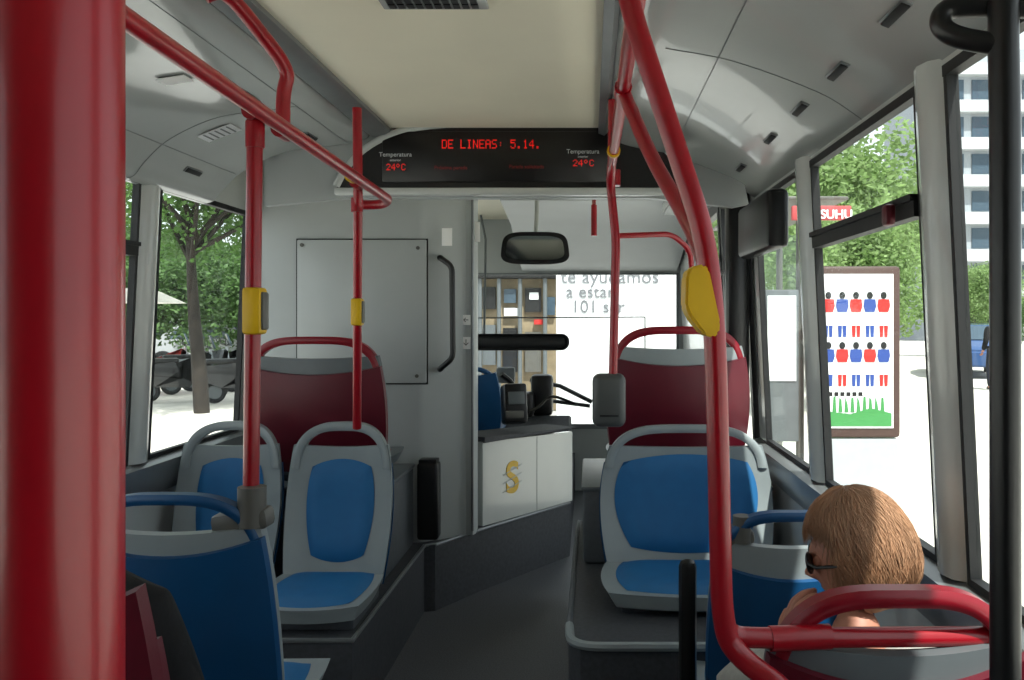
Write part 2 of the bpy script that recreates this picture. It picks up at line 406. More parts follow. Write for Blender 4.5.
# ---------------- poles
def rail(name,label,cat='handrail',paths=(),m='red',col=()):
    r=Vector(paths[0][0][0]);R=empty(name,r,0,label,cat)
    for i,(pts,rad,br) in enumerate(paths):
        MB().tube(rpath(pts,br),rad,16).build('tube' if i==0 else 'branch_tube',M[m],R,True)
    for c,d,rr,hh in col:
        d=Vector(d).normalized();MB().tube([Vector(c)-d*hh,Vector(c)+d*hh],rr,16).build('collar',M['yel' if rr>.0215 else m],R,True)
    return R
B1=W(255,113,1.95);B2=W(283,131,2.12);Cc=W(357,183,2.95);D_=W(389,200,3.15)
A=B1+(B1-Cc).normalized()*2.2
dv=(Cc-B1)
rail('overhead_handrail','red overhead handrail along the left side with a bent ceiling bracket',paths=[
 ([A,D_,W(389,202,3.15)+Vector((-.04,.05,-.004)),Vector((W(355,205,3.2)))],.0175,.05),
 ([B2,B2+Vector((0,0,.10)),W(290,70,2.12),W(225,-12,2.0),Vector((W(205,-45,1.98).x,1.98,2.15))],.0175,.07)],
 col=[(B1,dv,.021,.03),(B2,dv,.021,.03),(W(352,176,2.88),dv,.0225,.02),(Cc,dv,.021,.025)])
rail('grab_pole','red vertical grab pole standing on the lower left blue seat',cat='pole',paths=[([B1,W(251,492,1.95)],.0178,.01)],col=[(B1+Vector((0,0,-.05)),(0,0,1),.021,.03)])
rail('grab_pole','red vertical grab pole behind the left aisle seat reaching up to the ceiling',cat='pole',paths=[([W(357,108,3.0),W(358,190,3.0),W(357,428,3.28)],.0165,.01)],col=[(W(357,205,3.02),(0,0,1),.021,.025)])
rail('grab_pole','very close thick red pole filling the left edge',cat='pole',paths=[([Vector((W(56,300,.27).x,.27,.0)),Vector((W(56,300,.27).x,.27,2.19))],.0195,.01)])
P=W
rail('grab_pole','thick curved red pole running from ceiling to the low bar beside the light-haired woman',cat='pole',paths=[
 ([Vector((P(612,-170,1.42).x,1.42,2.14)),P(627,-2,1.38),P(680,160,1.36),P(706,238,1.35),P(715,330,1.35),P(719,480,1.35),P(722,622,1.35),P(735,655,1.35),P(800,700,1.30),P(830,780,1.28)],.0178,.07),
 ([P(722,600,1.35),P(726,636,1.36),P(760,638,1.37),P(1004,636,1.42)],.0165,.04)],col=[(P(800,637.5,1.378),(1,0.1,.0),.020,.05)])
rail('overhead_handrail','red overhead handrail above the aisle on the right',paths=[
 ([Vector((.085,-1.5,1.95)),Vector((.078,3.1,1.95)),Vector((.077,3.2,1.90)),P(616,240,3.2),P(613,376,3.2)],.0165,.05),
 ([Vector((.079,3.0,1.95)),Vector((.08,3.0,2.17))],.0165,.01),
 ([Vector((.079,2.05,1.95)),P(650,155,1.9),P(690,225,1.7),P(706,262,1.42)],.0165,.10)],
 col=[((.079,2.05,1.95),(0,1,0),.021,.03),((.078,2.8,1.95),(0,1,0),.0225,.012),(P(615,178,3.2),(0,0,1),.021,.03)])
rail('door_handrail','short red handrail by the front door beyond the right red seat',paths=[([P(614,236,4.4),P(672,234,4.5),P(690,250,4.55),P(694,300,4.6)],.015,.05)])
rail('cab_handrail','small red vertical grip hanging near the driver mirror',paths=[([P(594,205,4.9),P(594,236,4.9)],.017,.01),([P(594,206,4.9),Vector((P(594,206,4.9).x,5.1,2.19))],.012,.01)])
rail('door_pole','thick black pole at the right edge with a looped black top grip',cat='pole',paths=[
 ([Vector((P(1006,300,1.0).x,1.0,0)),P(1005,120,1.0),P(1003,28,1.0),P(1004,-40,1.0),Vector((P(1004,0,1.0).x,1.0,2.04))],.0172,.05),
 ([P(1001,45,1.0),P(955,38,1.02),P(938,25,1.03),P(945,8,1.03),P(975,6,1.02),P(1050,8,1.0)],.013,.03)],m='black')
sbg='yellow stop button boxes on the red poles'
def button(px,py,D,s,label):
    p=P(px,py,D);r=empty('stop_button',p,0,label,'stop button',sbg)
    MB().box(p+Vector((0,-.008,0)),(.042*s,.05*s,.105*s),None,.008*s).build('button_box',M['yel'],r,True)
    MB().box(p+Vector((0,-.008,0))+Vector((.021*s,0,0)),(.012*s,.035*s,.085*s),None,.005*s).build('push_button',M['clamp'],r,True)
button(256,311,1.95,1.02,'yellow button box on the pole above the lower left blue seat')
button(358,312,3.13,.95,'small yellow button box on the farther left pole')
r=empty('stop_button',P(703,301,1.34),0,'large yellow wedge-shaped button box on the curved right pole','stop button',sbg)
m=MB();m.prism([((x-CX)/F*1.31,H-(y-CY)/F*1.31) for x,y in((686,275),(690,267),(704,264),(709,270),(720,322),(719,333),(713,338),(704,335),(690,318),(685,306))],'y',1.305,1.375)
bmesh.ops.bevel(m.bm,geom=m.bm.edges[:],offset=.004,segments=2,affect='EDGES')
m.build('button_box',M['yel'],r,True)
def clamp(px,py,D,label,s=1):
    p=P(px,py,D);m=MB();m.tube([p+Vector((0,0,-.04*s)),p+Vector((0,0,.035*s))],.026*s,16)
    m.box(p+Vector((-.02*s,.01,-.03*s)),(.11*s,.05*s,.04*s),Matrix.Rotation(-.15,3,'Y'),.012*s)
    tag(m.build('pole_clamp',M['clamp']),label,'clamp')
clamp(252,505,1.93,'grey plastic clamp joining red pole to lower left blue seat',1.2)
clamp(742,528,2.14,'grey clamp on top corner of the blue seat ahead of the woman',.9)
v=empty('ticket_validator',P(610,428,3.2),0,'plain dark grey ticket validator box at the foot of the right pole','ticket validator')
c=P(609,400,3.2)
MB().box(c,(.125,.08,.20),None,.028,seg=4).build('body',M['valid'],v,True)
MB().box(c+Vector((0,-.0405,-.055)),(.07,.004,.008),None,.001).build('ticket_slot',M['black'],v,True)

# ---------------- bulkhead + LED sign
def Z(py,D):return H-(py-CY)/F*D
def X(px,D):return (px-CX)/F*D
D0=3.6
bulk=[(X(262,D0),Z(205,D0)),(X(262,D0),ZC-.002),(X(735,D0),ZC-.002),(X(750,D0),Z(203,D0)),(X(735,D0),Z(206,D0)),(X(650,D0),Z(197,D0)),(X(340,D0),Z(197,D0))]
struct(MB().prism(bulk,'y',3.63,3.68).build('wall_bulkhead',M['panel']))
sg=empty('led_display_sign',(X(490,D0),3.6,Z(188,D0)),0,'long black arched LED display sign with glowing red route text','led sign')
op=curve2([(338,190),(348,172),(366,153),(394,138),(430,130),(500,126),(560,125),(610,129),(645,139),(668,156),(682,174),(690,190)],4)
poly=[(X(a,D0),Z(b,D0)) for a,b in op]
MB().prism(poly,'y',3.575,3.63).build('housing',M['black'],sg,True,ang=60)
MB().tube([(x,3.585,z+.012) for x,z in poly],.019,10).build('arch_border',M['white'],sg,True)
MB().bx(X(336,D0),X(690,D0),3.565,3.63,Z(196,D0),Z(188.5,D0),.008).build('lower_border',M['white'],sg,True)
MB().bx(X(384,D0),X(608,D0),3.570,3.576,Z(183,D0),Z(133,D0),.002).build('screen_panel',mat('smoked_screen','0d0d0f',.3,var=.05),sg,True)
FONT={'D':"1E11111111111E",'E':"1F10101E10101F",'L':"1010101010101F",'I':"0E04040404040E",'N':"11191915131311",'A':"0E11111F111111",'S':"0F10100E01011E",':':"00000400040000",'5':"1F101E0101110E",'1':"040C040404040E",'4':"02060A121F0202",'.':"00000000000C0C",' ':"00000000000000",'2':"0E11010204081F",'C':"0E11101010110E",'o':"0C12120C000000"}
def led(s,x0,x1,ytop,ybot,y):
    mb=MB();n=len(s)*6-1;dx=(x1-x0)/n;dz=(ytop-ybot)/7
    for i,ch in enumerate(s):
        rows=[int(FONT[ch][k*2:k*2+2],16) for k in range(7)]
        for r,b in enumerate(rows):
            for c_ in range(5):
                if b>>(4-c_)&1:
                    x=x0+(i*6+c_+.5)*dx;z=ytop-(r+.5)*dz
                    mb.bx(x-dx*.36,x+dx*.36,y-.0012,y,z-dz*.36,z+dz*.36)
    return mb
led('DE LINEAS: 5.14.',X(443,D0),X(541,D0),Z(141,D0),Z(150,D0),3.570).build('route_text',M['led'],sg,True)
led('24oC',X(388,D0),X(407,D0),Z(165,D0),Z(171.5,D0),3.570).build('temperature_text',M['led'],sg,True)
led('24oC',X(573,D0),X(594,D0),Z(161,D0),Z(167.5,D0),3.570).build('temperature_text',M['led'],sg,True)
for s,px,py,sz,m in(('Temperatura',397,156,.026,'prw'),('exterior',397,161.5,.014,'prw'),('Temperatura',583,153,.026,'prw'),('interior',583,158,.014,'prw'),('Próxima parada',452,169,.022,'ledoff'),('Parada solicitada',527,168,.022,'ledoff')):
    text('caption',s,sz,(X(px,D0),3.5695,Z(py,D0)),M[m],sg)
# ---------------- cabinet behind driver
cb=empty('driver_cabinet',(-1.2,4.3,.316),0,'tall pale grey equipment cabinet behind the driver with large access door','cabinet')
MB().prism([(-1.60,4.1),(-.83,4.1),(-.80,4.11),(-.62,4.24),(-.585,4.24),(-.575,4.27),(-.575,4.36),(-.70,4.5),(-1.60,4.5)],'z',.317,2.195).build('cabinet_body',M['panel'],cb,True,ang=20)
x0,x1,z0,z1=X(298,4.1),X(427,4.1),Z(383,4.1),Z(240,4.1)
MB().bx(x0-.006,x1+.006,4.092,4.099,z0-.006,z1+.006).build('door_gasket',M['rub'],cb,True)
dr=MB().bx(x0,x1,4.082,4.096,z0,z1,.006).build('access_door',M['panel'],cb,True)
for px,py in((302,245),(302,378),(418,248),(417,376)):
    MB().tube([(X(px,4.08),4.074,Z(py,4.08)),(X(px,4.08),4.083,Z(py,4.08))],.009,14).build('quarter_turn_lock',M['clamp'],dr,True)
MB().tube(rpath([P(441,258,4.14),P(441,258,4.14)+Vector((0,-.05,0)),P(452,266,4.08),P(453,358,4.08),P(441,369,4.14)+Vector((0,-.05,0)),P(441,369,4.14)],.03),.014,12).build('grab_handle',M['black'],cb,True)
MB().tube([(-.585,4.232,.34),(-.585,4.232,2.19)],.006,8).build('column_edge',M['alu'],cb,True)
def sticker(px,py,D,wd,hg,s,label,m='stk'):
    r=tag(MB().box(P(px,py,D),(wd,.002,hg),None,.0005).build('sticker',M[m]),label,'sticker')
    if s: text('print',s,hg*.7,P(px,py,D)+Vector((0,-.0018,0)),M['prb'],r,ext=.0003)
    return r
sticker(447,237,4.085,.05,.085,'NO\nTOCAR' if 0 else None,'narrow white notice stuck high beside the cabinet handle')
sticker(466,320,4.232,.045,.05,'←','small white sticker with a black left arrow on column')
sticker(466,343,4.232,.045,.06,'↓','small white sticker with a black down arrow on column')
sticker(477,232,4.262,.03,.10,None,'tall white label near the top of the cab column')
lb=MB();c=P(429,500,4.0);lb.box(c,(.10,.09,.36),None,.015,seg=3)  # added black block, stands in for the dark opening beside the wheel arch box
lb.box(c+Vector((0,-.0,.185)),(.085,.075,.02),None,.004)
tag(lb.build('dark_recess_block',M['black']),'narrow black block standing in for the dark opening between red seat box and cab column','dark recess')
hd=empty('cab_half_door',(-.34,4.7,.316),0,'white half-height cab door with a yellow S','cab door')
a=Vector((-.57,4.4,0));b=Vector((-.12,5.02,0));d=(b-a).normalized();n_=Vector((d.y,-d.x,0));LL=(b-a).length
def slab(mb,t0,t1,z0,z1,o0,o1,dz=0):
    P8=[]
    for o in(o0,o1):
        for t,z in((t0,z0),(t1,z0),(t1,z1-dz),(t0,z1)):
            q=a+d*t*LL+n_*o;P8.append((q.x,q.y,z))
    mb.hexa(P8)
m=MB();slab(m,0,1,.325,.76,-.02,.02,.03);m.build('door_panel',M['white'],hd,True)
m=MB();slab(m,.57,.575,.33,.74,.0195,.021);m.build('door_joint',M['dgrey'],hd,True)
m=MB();slab(m,0,1.05,.755,.785,-.22,.035,.03);m.build('coin_tray',M['dark'],hd,True)
RS=Matrix((( d.x,0,n_.x),(d.y,0,n_.y),(0,1,0)))
q=a+d*.30*LL+n_*.0225
text('letter','S',.235,(q.x,q.y,.535),M['yel'],hd,rot=RS,ext=.0012,bold=.005)
for dz in(.045,.0,-.045):
    m=MB();q0=a+d*.20*LL+n_*.0243;q1=a+d*.40*LL+n_*.0243
    m.tube([Vector((q0.x,q0.y,.540+dz-.02)),Vector((q1.x,q1.y,.540+dz+.02))],.0022,5);m.build('letter_gap',M['white'],hd,True)
tm=empty('ticket_machine',P(515,432,4.75),0,'black driver ticket machine on the cab tray','ticket machine')
c=P(514,404,4.75);R3=Matrix.Rotation(.3,3,'Z')
MB().box(c,(.13,.12,.22),R3@Matrix.Rotation(-.2,3,'X'),.015).build('body',M['black'],tm,True)
MB().box(c+Vector((.02,-.07,.04)),(.09,.01,.07),R3@Matrix.Rotation(-.2,3,'X'),.004).build('screen',M['dgrey'],tm,True)
MB().box(c+Vector((.01,-.075,-.05)),(.1,.02,.04),R3,.004).build('keypad',M['clamp'],tm,True)
MB().tube(rpath([c+Vector((.05,0,-.06)),c+Vector((.14,.02,-.02)),c+Vector((.2,.05,.05)),c+Vector((.33,.05,.0))],.06),.008,8).build('cable',M['black'],tm,True)
seat("driver's blue seat half hidden behind the cab column",(-.80,5.10,.316),PI,.54,.42,.42,'blue','bluep','bluep','post',name='driver_chair',cvh=1.8,shell='bluep')
mr=empty('interior_mirror',P(535,264,4.6),0,'black framed convex driver mirror under the front header','mirror')
c=P(535,248,4.6)
def mo(s):
    out=[]
    for k in range(32):
        t=2*PI*k/32;cx=math.copysign(abs(math.cos(t))**.5,math.cos(t));sz=math.copysign(abs(math.sin(t))**.5,math.sin(t))
        out.append((c.x+.182*s*cx*(1-.06*sz),c.z+.088*s*sz))
    return out
MB().prism(mo(1),'y',4.6,4.65).build('mirror_frame',M['black'],mr,True)
MB().prism([(c.x+(x-c.x)*.86,c.z+(z-c.z)*.74) for x,z in mo(1)],'y',4.592,4.602).build('mirror_glass',M['mirror'],mr,True)
MB().tube(rpath([c+Vector((0,.04,.05)),c+Vector((0,.15,.2)),Vector((c.x,4.8,2.199))],.05),.012,10).build('mirror_arm',M['panel'],mr,True)
zb,zt=.52,1.76
fm=MB();fm.bx(-1.7,.8,YF,YF+.06,-.2,zb);fm.bx(-1.7,.8,YF,YF+.06,zt,2.3);fm.bx(-1.7,-1.56,YF,YF+.06,zb,zt);fm.bx(.72,.8,YF,YF+.06,zb,zt)
struct(fm.build('wall_front',M['panel']))
struct(MB().prism([(5.2,2.198),(6.88,2.198),(6.88,1.78),(6.6,1.84),(5.9,2.05),(5.2,2.12)],'x',-.55,.70).build('trim_16',M['panel']))
fm=MB();fm.bx(-1.58,.72,YF-.01,YF+.02,zb-.02,zb+.02);fm.bx(-1.58,.72,YF-.01,YF+.02,zt-.01,zt+.005);fm.bx(-1.58,-1.55,YF-.01,YF+.02,zb,zt);fm.bx(.70,.72,YF-.01,YF+.02,zb,zt)
ws=struct(fm.build('window_12',M['alu']));MB().bx(-1.55,.70,YF+.005,YF+.012,zb+.02,zt-.01).build('glass',M['glass'],ws,True)
MB().tube([P(530,380,6.95),P(560,386,6.95),P(592,402,6.95)],.018,8).build('wiper',M['black'],ws,True)
MB().tube([P(530,398,6.95),P(590,406,6.95)],.016,8).build('wiper',M['black'],ws,True)
MB().tube([P(470,318,6.93),P(645,317,6.93)],.006,6).build('wire',M['black'],ws,True)
MB().tube([P(645,317,6.93),P(645,400,6.93)],.006,6).build('wire',M['black'],ws,True)
db=empty('dashboard',(-.75,6.5,.316),0,'dark dashboard shelf below the windscreen','dashboard')
MB().prism([(5.95,.317),(5.95,.62),(6.1,.70),(6.85,.60),(6.85,.317)],'x',-1.6,-.15).build('console',M['dark'],db,True)
MB().box((-.55,6.1,.78),(.3,.15,.18),None,.03).build('instrument_pod',M['black'],db,True)
MB().box((-.35,6.2,.84),(.16,.12,.30),None,.03).build('side_pod',M['black'],db,True)
MB().tube(rpath([(-.5,6.0,.72),(-.52,5.8,.95),(-.60,5.75,1.02)],.1),.02,8).build('control_lever',M['black'],db,True)
MB().box((-.62,6.25,.98),(.14,.05,.12),None,.02).build('radio_display',M['dgrey'],db,True)
vz=empty('sun_visor',P(522,350,6.2),0,'dark padded horizontal visor bar across the windscreen','visor')
MB().box(P(520,342,6.2),(.72,.03,.12),None,.055,seg=4).build('visor_panel',M['rub'],vz,True)
MB().tube([P(484,342,6.22),Vector((P(484,250,6.4).x,6.5,2.0)),Vector((P(484,235,6.8).x,6.6,2.199))],.009,8).build('arm',M['dgrey'],vz,True)
dm=MB()
for ya,yb in((3.87,4.58),(4.62,5.33)):
    for q in((ya,ya+.05,.0,2.04),(yb-.05,yb,.0,2.04),(ya,yb,0,.12),(ya,yb,1.98,2.04)):
        wb(dm,'R',q[0],q[1],q[2],q[3],.02,.03)
dd=struct(dm.build('door_1',M['black']))
g=MB()
for ya,yb in((3.92,4.53),(4.67,5.28)): g.hexa([(xr(z)+o,y,z) for o in(.0,.006) for y,z in((ya,.12),(yb,.12),(yb,1.98),(ya,1.98))])
g.build('glass',M['glass'],dd,True)
MB().tube(rpath([(.70,4.5,.5),(.66,4.5,.55),(.66,4.5,1.6),(.70,4.5,1.65)],.04),.014,10).build('handle',M['black'],dd,True)
MB().tube(rpath([(.70,4.72,.5),(.66,4.72,.55),(.66,4.72,1.7),(.70,4.72,1.75)],.04),.014,10).build('handle',M['black'],dd,True)
bxm=MB().box((.66,3.82,1.55),(.10,.10,.9),None,.02)
tag(bxm.build('door_pillar_cover',M['black']),'black vertical pillar cover at the rear edge of the front door','pillar cover')
ob=MB().box((.665,3.3,1.755),(.08,.60,.21),None,.02)
tag(ob.build('side_route_sign_box',M['black']),'black box mounted high across the front right window','sign box')
struct(MB().bx(.45,.735,3.72,5.3,2.04,2.19,.01).build('trim_9',M['white']))

# ---------------- people
def skin(pts,edges,root,sub=2,islands=()):
    me=bpy.data.meshes.new('s');keys=list(pts);ix={k:i for i,k in enumerate(keys)}
    me.from_pydata([tuple(pts[k][0]) for k in keys],[(ix[a],ix[b]) for a,b in edges],[])
    bm=bmesh.new();bm.from_mesh(me);bm.verts.layers.skin.verify();bm.to_mesh(me);bm.free()
    o=bpy.data.objects.new('s',me);C.objects.link(o)
    md=o.modifiers.new('k','SKIN');md.use_smooth_shade=True
    sv=me.skin_vertices[0].data
    for k in keys:
        r=pts[k][1];sv[ix[k]].radius=(r,r) if not isinstance(r,tuple) else r
        sv[ix[k]].use_root=(k==root or k in islands)
    s=o.modifiers.new('u','SUBSURF');s.levels=sub;s.render_levels=sub
    out=bake(o);bpy.data.objects.remove(o);return out
def addmesh(par,name,me,mt):
    me.transform(wm(par).inverted());me.materials.clear()
    for m in (mt if isinstance(mt,list) else [mt]):me.materials.append(m)
    for p in me.polygons:p.use_smooth=True
    o=bpy.data.objects.new(name,me);C.objects.link(o);o.parent=par;return o
def head_mesh(c,yaw,pitch,s=1.0,roll=0):
    R=Matrix.Rotation(yaw,3,'Z')@Matrix.Rotation(pitch,3,'X')@Matrix.Rotation(roll,3,'Y')
    bm=bmesh.new();bmesh.ops.create_uvsphere(bm,u_segments=64,v_segments=48,radius=1)
    g=lambda x,w:math.exp(-(x/w)**2)
    for v in bm.verts:
        n=v.co.copy();x=.074*n.x;y=.093*n.y;z=.116*n.z
        if n.z<0:
            k=(-n.z)**1.4;x*=1-.30*k;y=y*(1-.12*k)+.012*k
        if n.y>0:
            x*=1+.04*g(z+.01,.03)
            y-=.006*g(n.y-1,.9)
            y+=.024*g(x,.010)*(g(z+.022,.014)+.55*g(z-.002,.02))
            y-=.009*g(abs(x)-.030,.014)*g(z-.010,.013)
            y+=.005*g(z-.032,.012)*g(x,.045)
            y+=.007*g(x,.022)*(g(z+.050,.006)+g(z+.062,.006))
            y+=.010*g(x,.022)*g(z+.090,.014)
            x+=math.copysign(.004,x)*g(abs(x)-.045,.02)*g(z+.02,.02)
        else: y*=1.03
        v.co=Vector((x,y,z))
    for sx in(-1,1):
        t=bmesh.new();bmesh.ops.create_uvsphere(t,u_segments=14,v_segments=10,radius=1)
        for v in t.verts: v.co=Vector((sx*(.074)+v.co.x*.009+sx*.006*(v.co.y<0),-.006+v.co.y*.018,-.012+v.co.z*.031))
        me=bpy.data.meshes.new('t');t.to_mesh(me);t.free();bm.from_mesh(me)
    for sx in(-1,1):
        for r,dy,mi in((.0125,0,1),(.0062,.0078,2)):
            t=bmesh.new();bmesh.ops.create_uvsphere(t,u_segments=14,v_segments=10,radius=r)
            for v in t.verts: v.co+=Vector((sx*.030,.072+dy,.010))
            for f in t.faces:f.material_index=mi
            me=bpy.data.meshes.new('t');t.to_mesh(me);t.free();bm.from_mesh(me)
    for v in bm.verts: v.co=R@(v.co*s)+Vector(c)
    return bm,R
def hair_mesh(c,R,s,n,length,puff,seed,fine=1.0,messy=0):
    rnd=random.Random(seed);mb=MB()
    def pt(az,th,ex):
        nx=math.sin(th)*math.sin(az);ny=math.sin(th)*math.cos(az);nz=math.cos(th)
        return Vector((.078*nx,.098*ny-.008,.119*nz+.004))*(1+ex)
    bm=bmesh.new();bmesh.ops.create_uvsphere(bm,u_segments=64,v_segments=40,radius=1);dl=[]
    for v in bm.verts:
        q=v.co.copy();ex=puff*(1+.5*noise.noise(q*4+Vector((seed,0,0))))*.8
        lim=-.80*length if q.y<.15 else .10+.55*(q.y-.15)
        v.co=Vector((.078*q.x,.098*q.y-.008,.119*q.z+.004))*(1+ex)
        if q.z<lim: dl.append(v)
    bmesh.ops.delete(bm,geom=dl,context='VERTS')
    for v in bm.verts:v.co=R@(v.co*s)+Vector(c)
    me=bpy.data.meshes.new('t');bm.to_mesh(me);bm.free();mb.bm.from_mesh(me)
    for i in range(n):
        az=rnd.uniform(-PI,PI);front=abs(az)<1.1
        th0=rnd.uniform(.02,1.7 if not front else .7);th1=(rnd.uniform(1.9,2.45)*length if not front else rnd.uniform(1.0,1.3))
        if messy: th1=min(th1,th0+rnd.uniform(.4,.8))
        if th1<th0+.3:th1=th0+.35
        e=puff*rnd.uniform(.95,1.25);ph=rnd.uniform(0,6);pts=[];sw=rnd.uniform(-.16,.16)*(1+messy)
        K=7
        for k in range(K):
            t=k/(K-1);th=th0+(th1-th0)*t;a2=az+sw*t
            nz_=noise.noise(Vector((math.cos(az)*1.3,math.sin(az)*1.3,th*1.5+seed)))*.035*messy
            p=pt(a2,th,e*(.9+.25*math.sin(PI*t))+nz_)
            pts.append(R@(p*s)+Vector(c))
        r=rnd.uniform(.0009,.0016)*s*fine
        mb.tube(pts,[r*(1-.8*(k/(K-1))**2) for k in range(K)],3,cap=False)
    return mb
def hand(pts,edges,isl,pre,wr,d,up,side,s=1):
    d=Vector(d).normalized();up=Vector(up).normalized();lat=d.cross(up).normalized()*side
    wr=Vector(wr)
    palm=wr+d*.05*s;pts[pre+'palm']=(palm,(.036*s,.016*s));
    for i,(o,L) in enumerate(((-.027,.066),(-.009,.075),(.009,.070),(.026,.055))):
        k=pre+'f%d'%i;b0=wr+d*.078*s+lat*o*s
        pts[k+'a']=(b0-d*.02*s,.009*s);pts[k+'b']=(b0+d*L*.45*s-up*.006,.0085*s);pts[k+'c']=(b0+d*L*.75*s-up*.022*s,.008*s);pts[k+'d']=(b0+d*L*.9*s-up*.042*s,.007*s)
        edges+=[(k+'a',k+'b'),(k+'b',k+'c'),(k+'c',k+'d')];isl.append(k+'a')
    k=pre+'th';b0=wr+d*.03*s-lat*.025*s
    pts[k+'a']=(b0,.011*s);pts[k+'b']=(b0+d*.025*s-lat*.022*s,.010*s);pts[k+'c']=(b0+d*.052*s-lat*.030*s-up*.008,.0085*s)
    edges+=[(k+'a',k+'b'),(k+'b',k+'c')];isl.append(k+'a')
def figure(root,J,s,hc,yaw,pitch,top,legs,hairm,hn,hl,hp,seed,shoe='cardark',roll=0,fine=1.0,messy=0,bs=1.0):
    s2=s*bs
    pts={'pel':(J['pel'],.10*s2),'wai':(J['wai'],.09*s2),'che':(J['che'],.09*s2),'nb':(J['nb'],.05*s2),'nk':(J['nk'],.048*s)}
    E=[('pel','wai'),('wai','che'),('che','nb'),('nb','nk')];isl=[]
    for q in 'lr':
        for k,r in(('sh',.046),('el',.036),('wr',.025)): pts[k+q]=(J[k+q],r*s)
        for k,r in(('hi',.078),('kn',.055),('an',.036),('to',.032)): pts[k+q]=(J[k+q],r*s)
        E+=[('che','sh'+q),('sh'+q,'el'+q),('el'+q,'wr'+q),('pel','hi'+q),('hi'+q,'kn'+q),('kn'+q,'an'+q),('an'+q,'to'+q)]
        dd_=J.get('d'+q) or (Vector(J['wr'+q])-Vector(J['el'+q]))
        hand(pts,E,isl,q,J['wr'+q],dd_,J.get('up'+q,J.get('up',(0,0,1))),1 if q=='l' else -1,s);E.append(('wr'+q,q+'palm'))
    me=skin(pts,E,'pel',2,isl)
    bm,R=head_mesh(hc,yaw,pitch,s,roll)
    b2=bmesh.new();b2.from_mesh(me)
    for f in b2.faces:f.material_index=0
    hm=bpy.data.meshes.new('h');bm.to_mesh(hm);bm.free();b2.from_mesh(hm)
    me2=bpy.data.meshes.new('body');b2.to_mesh(me2);b2.free()
    addmesh(root,'body',me2,[M['skin'],M['eye'],M['hairk']])
    g=.026*s;jp={k:(pts[k][0],(pts[k][1] if not isinstance(pts[k][1],tuple) else .03)+g) for k in('pel','wai','che','shl','shr','ell','elr','wrl','wrr')}
    jp['nb']=(Vector(J['che']).lerp(Vector(J['nb']),.95),.074*s2)
    je=[('pel','wai'),('wai','che'),('che','nb')]+[e for q in'lr' for e in(('che','sh'+q),('sh'+q,'el'+q),('el'+q,'wr'+q))]
    addmesh(root,'jacket',skin(jp,je,'pel'),M[top])
    g=.016*s
    lp={k:(pts[k][0],pts[k][1]+g) for k in('pel','hil','hir','knl','knr','anl','anr')}
    le=[e for q in'lr' for e in(('pel','hi'+q),('hi'+q,'kn'+q),('kn'+q,'an'+q))]
    addmesh(root,'trousers',skin(lp,le,'pel'),M[legs])
    for q in'lr':
        a_=Vector(J['an'+q]);t_=Vector(J['to'+q])
        addmesh(root,'shoe',skin({'a':(a_+Vector((0,0,-.01)),.045*s),'b':(t_,.042*s)},[('a','b')],'a'),M[shoe])
    hair_mesh(hc,R,s,hn,hl,hp,seed,fine,messy).build('hair',M[hairm],root,True,recalc=False,ang=80)
    return R
def seated(x,y,z,hc,s,nbz=-.05):
    hc=Vector(hc);nk=hc+Vector((0,-.02,-.10*s));nb=Vector((hc.x*.5+x*.5,nk.y-.02,nk.z+nbz*s))
    pel=Vector((x,y,z));che=nb+Vector((0,-.005,-.10*s));wai=pel.lerp(che,.5)+Vector((0,-.02,0))
    J=dict(pel=pel,wai=wai,che=che,nb=nb,nk=nk)
    for q,sx in(('l',-1),('r',1)):
        J['sh'+q]=nb+Vector((sx*.145*s,0,-.045*s));J['el'+q]=nb+Vector((sx*.165*s,.08,-.27*s))
        J['wr'+q]=Vector((x+sx*.11*s,y+.28*s,z+.12*s))
        J['hi'+q]=pel+Vector((sx*.09*s,.03,-.01));J['kn'+q]=Vector((x+sx*.10*s,y+.36*s,z+.03));J['an'+q]=Vector((x+sx*.09*s,y+.32*s,.07));J['to'+q]=Vector((x+sx*.09*s,y+.45*s,.04))
    return J
hcW=P(857,556,1.74)
wo=empty('person',(.51,1.68,.30),0,'seated person with short light brown hair and sunglasses looking left, hand at chin','person')
J=seated(.51,1.66,.40,hcW,.90,-.085)
J['ell']=Vector((.30,1.80,.60));J['wrl']=P(781,655,1.76);J['dl']=Vector((.25,-.03,1));J['upl']=(-1,0,.2)
RW=figure(wo,J,1.0,hcW,math.radians(70),-.24,'knit','navy','blond',6500,1.0,.14,3,roll=-.05,fine=.8,messy=1,bs=.9)
sgm=MB()
for sx in(-1,1):
    c0=Vector((sx*.033,.092,.010))
    sgm.ell(c0,(.030,.007,.022),None,16)
    sgm.tube([c0+Vector((sx*.026,0,.008)),Vector((sx*.078,.075,.012)),Vector((sx*.086,.0,.008)),Vector((sx*.086,-.015,-.004))],.0035,8)
sgm.tube([(-.01,.099,.014),(.01,.099,.014)],.003,8)
for v_ in sgm.bm.verts: v_.co=RW@v_.co+hcW
tag(sgm.build('sunglasses',M['black']),'black sunglasses worn by the light-haired woman','sunglasses')
hcM=Vector((X(36,1.5),1.5,1.15))
pm=empty('person',(-.90,1.38,.42),0,'seated passenger in dark jacket at lower left, head hidden behind the thick red pole','person')
J=seated(-.90,1.38,.51,hcM,1.0)
J['shr']=P(140,618,1.47);J['elr']=P(180,725,1.50);J['wrr']=Vector((-.82,1.68,.62))
figure(pm,J,1.0,hcM,.1,-.2,'coat','navy','hairk',350,.8,.08,9)

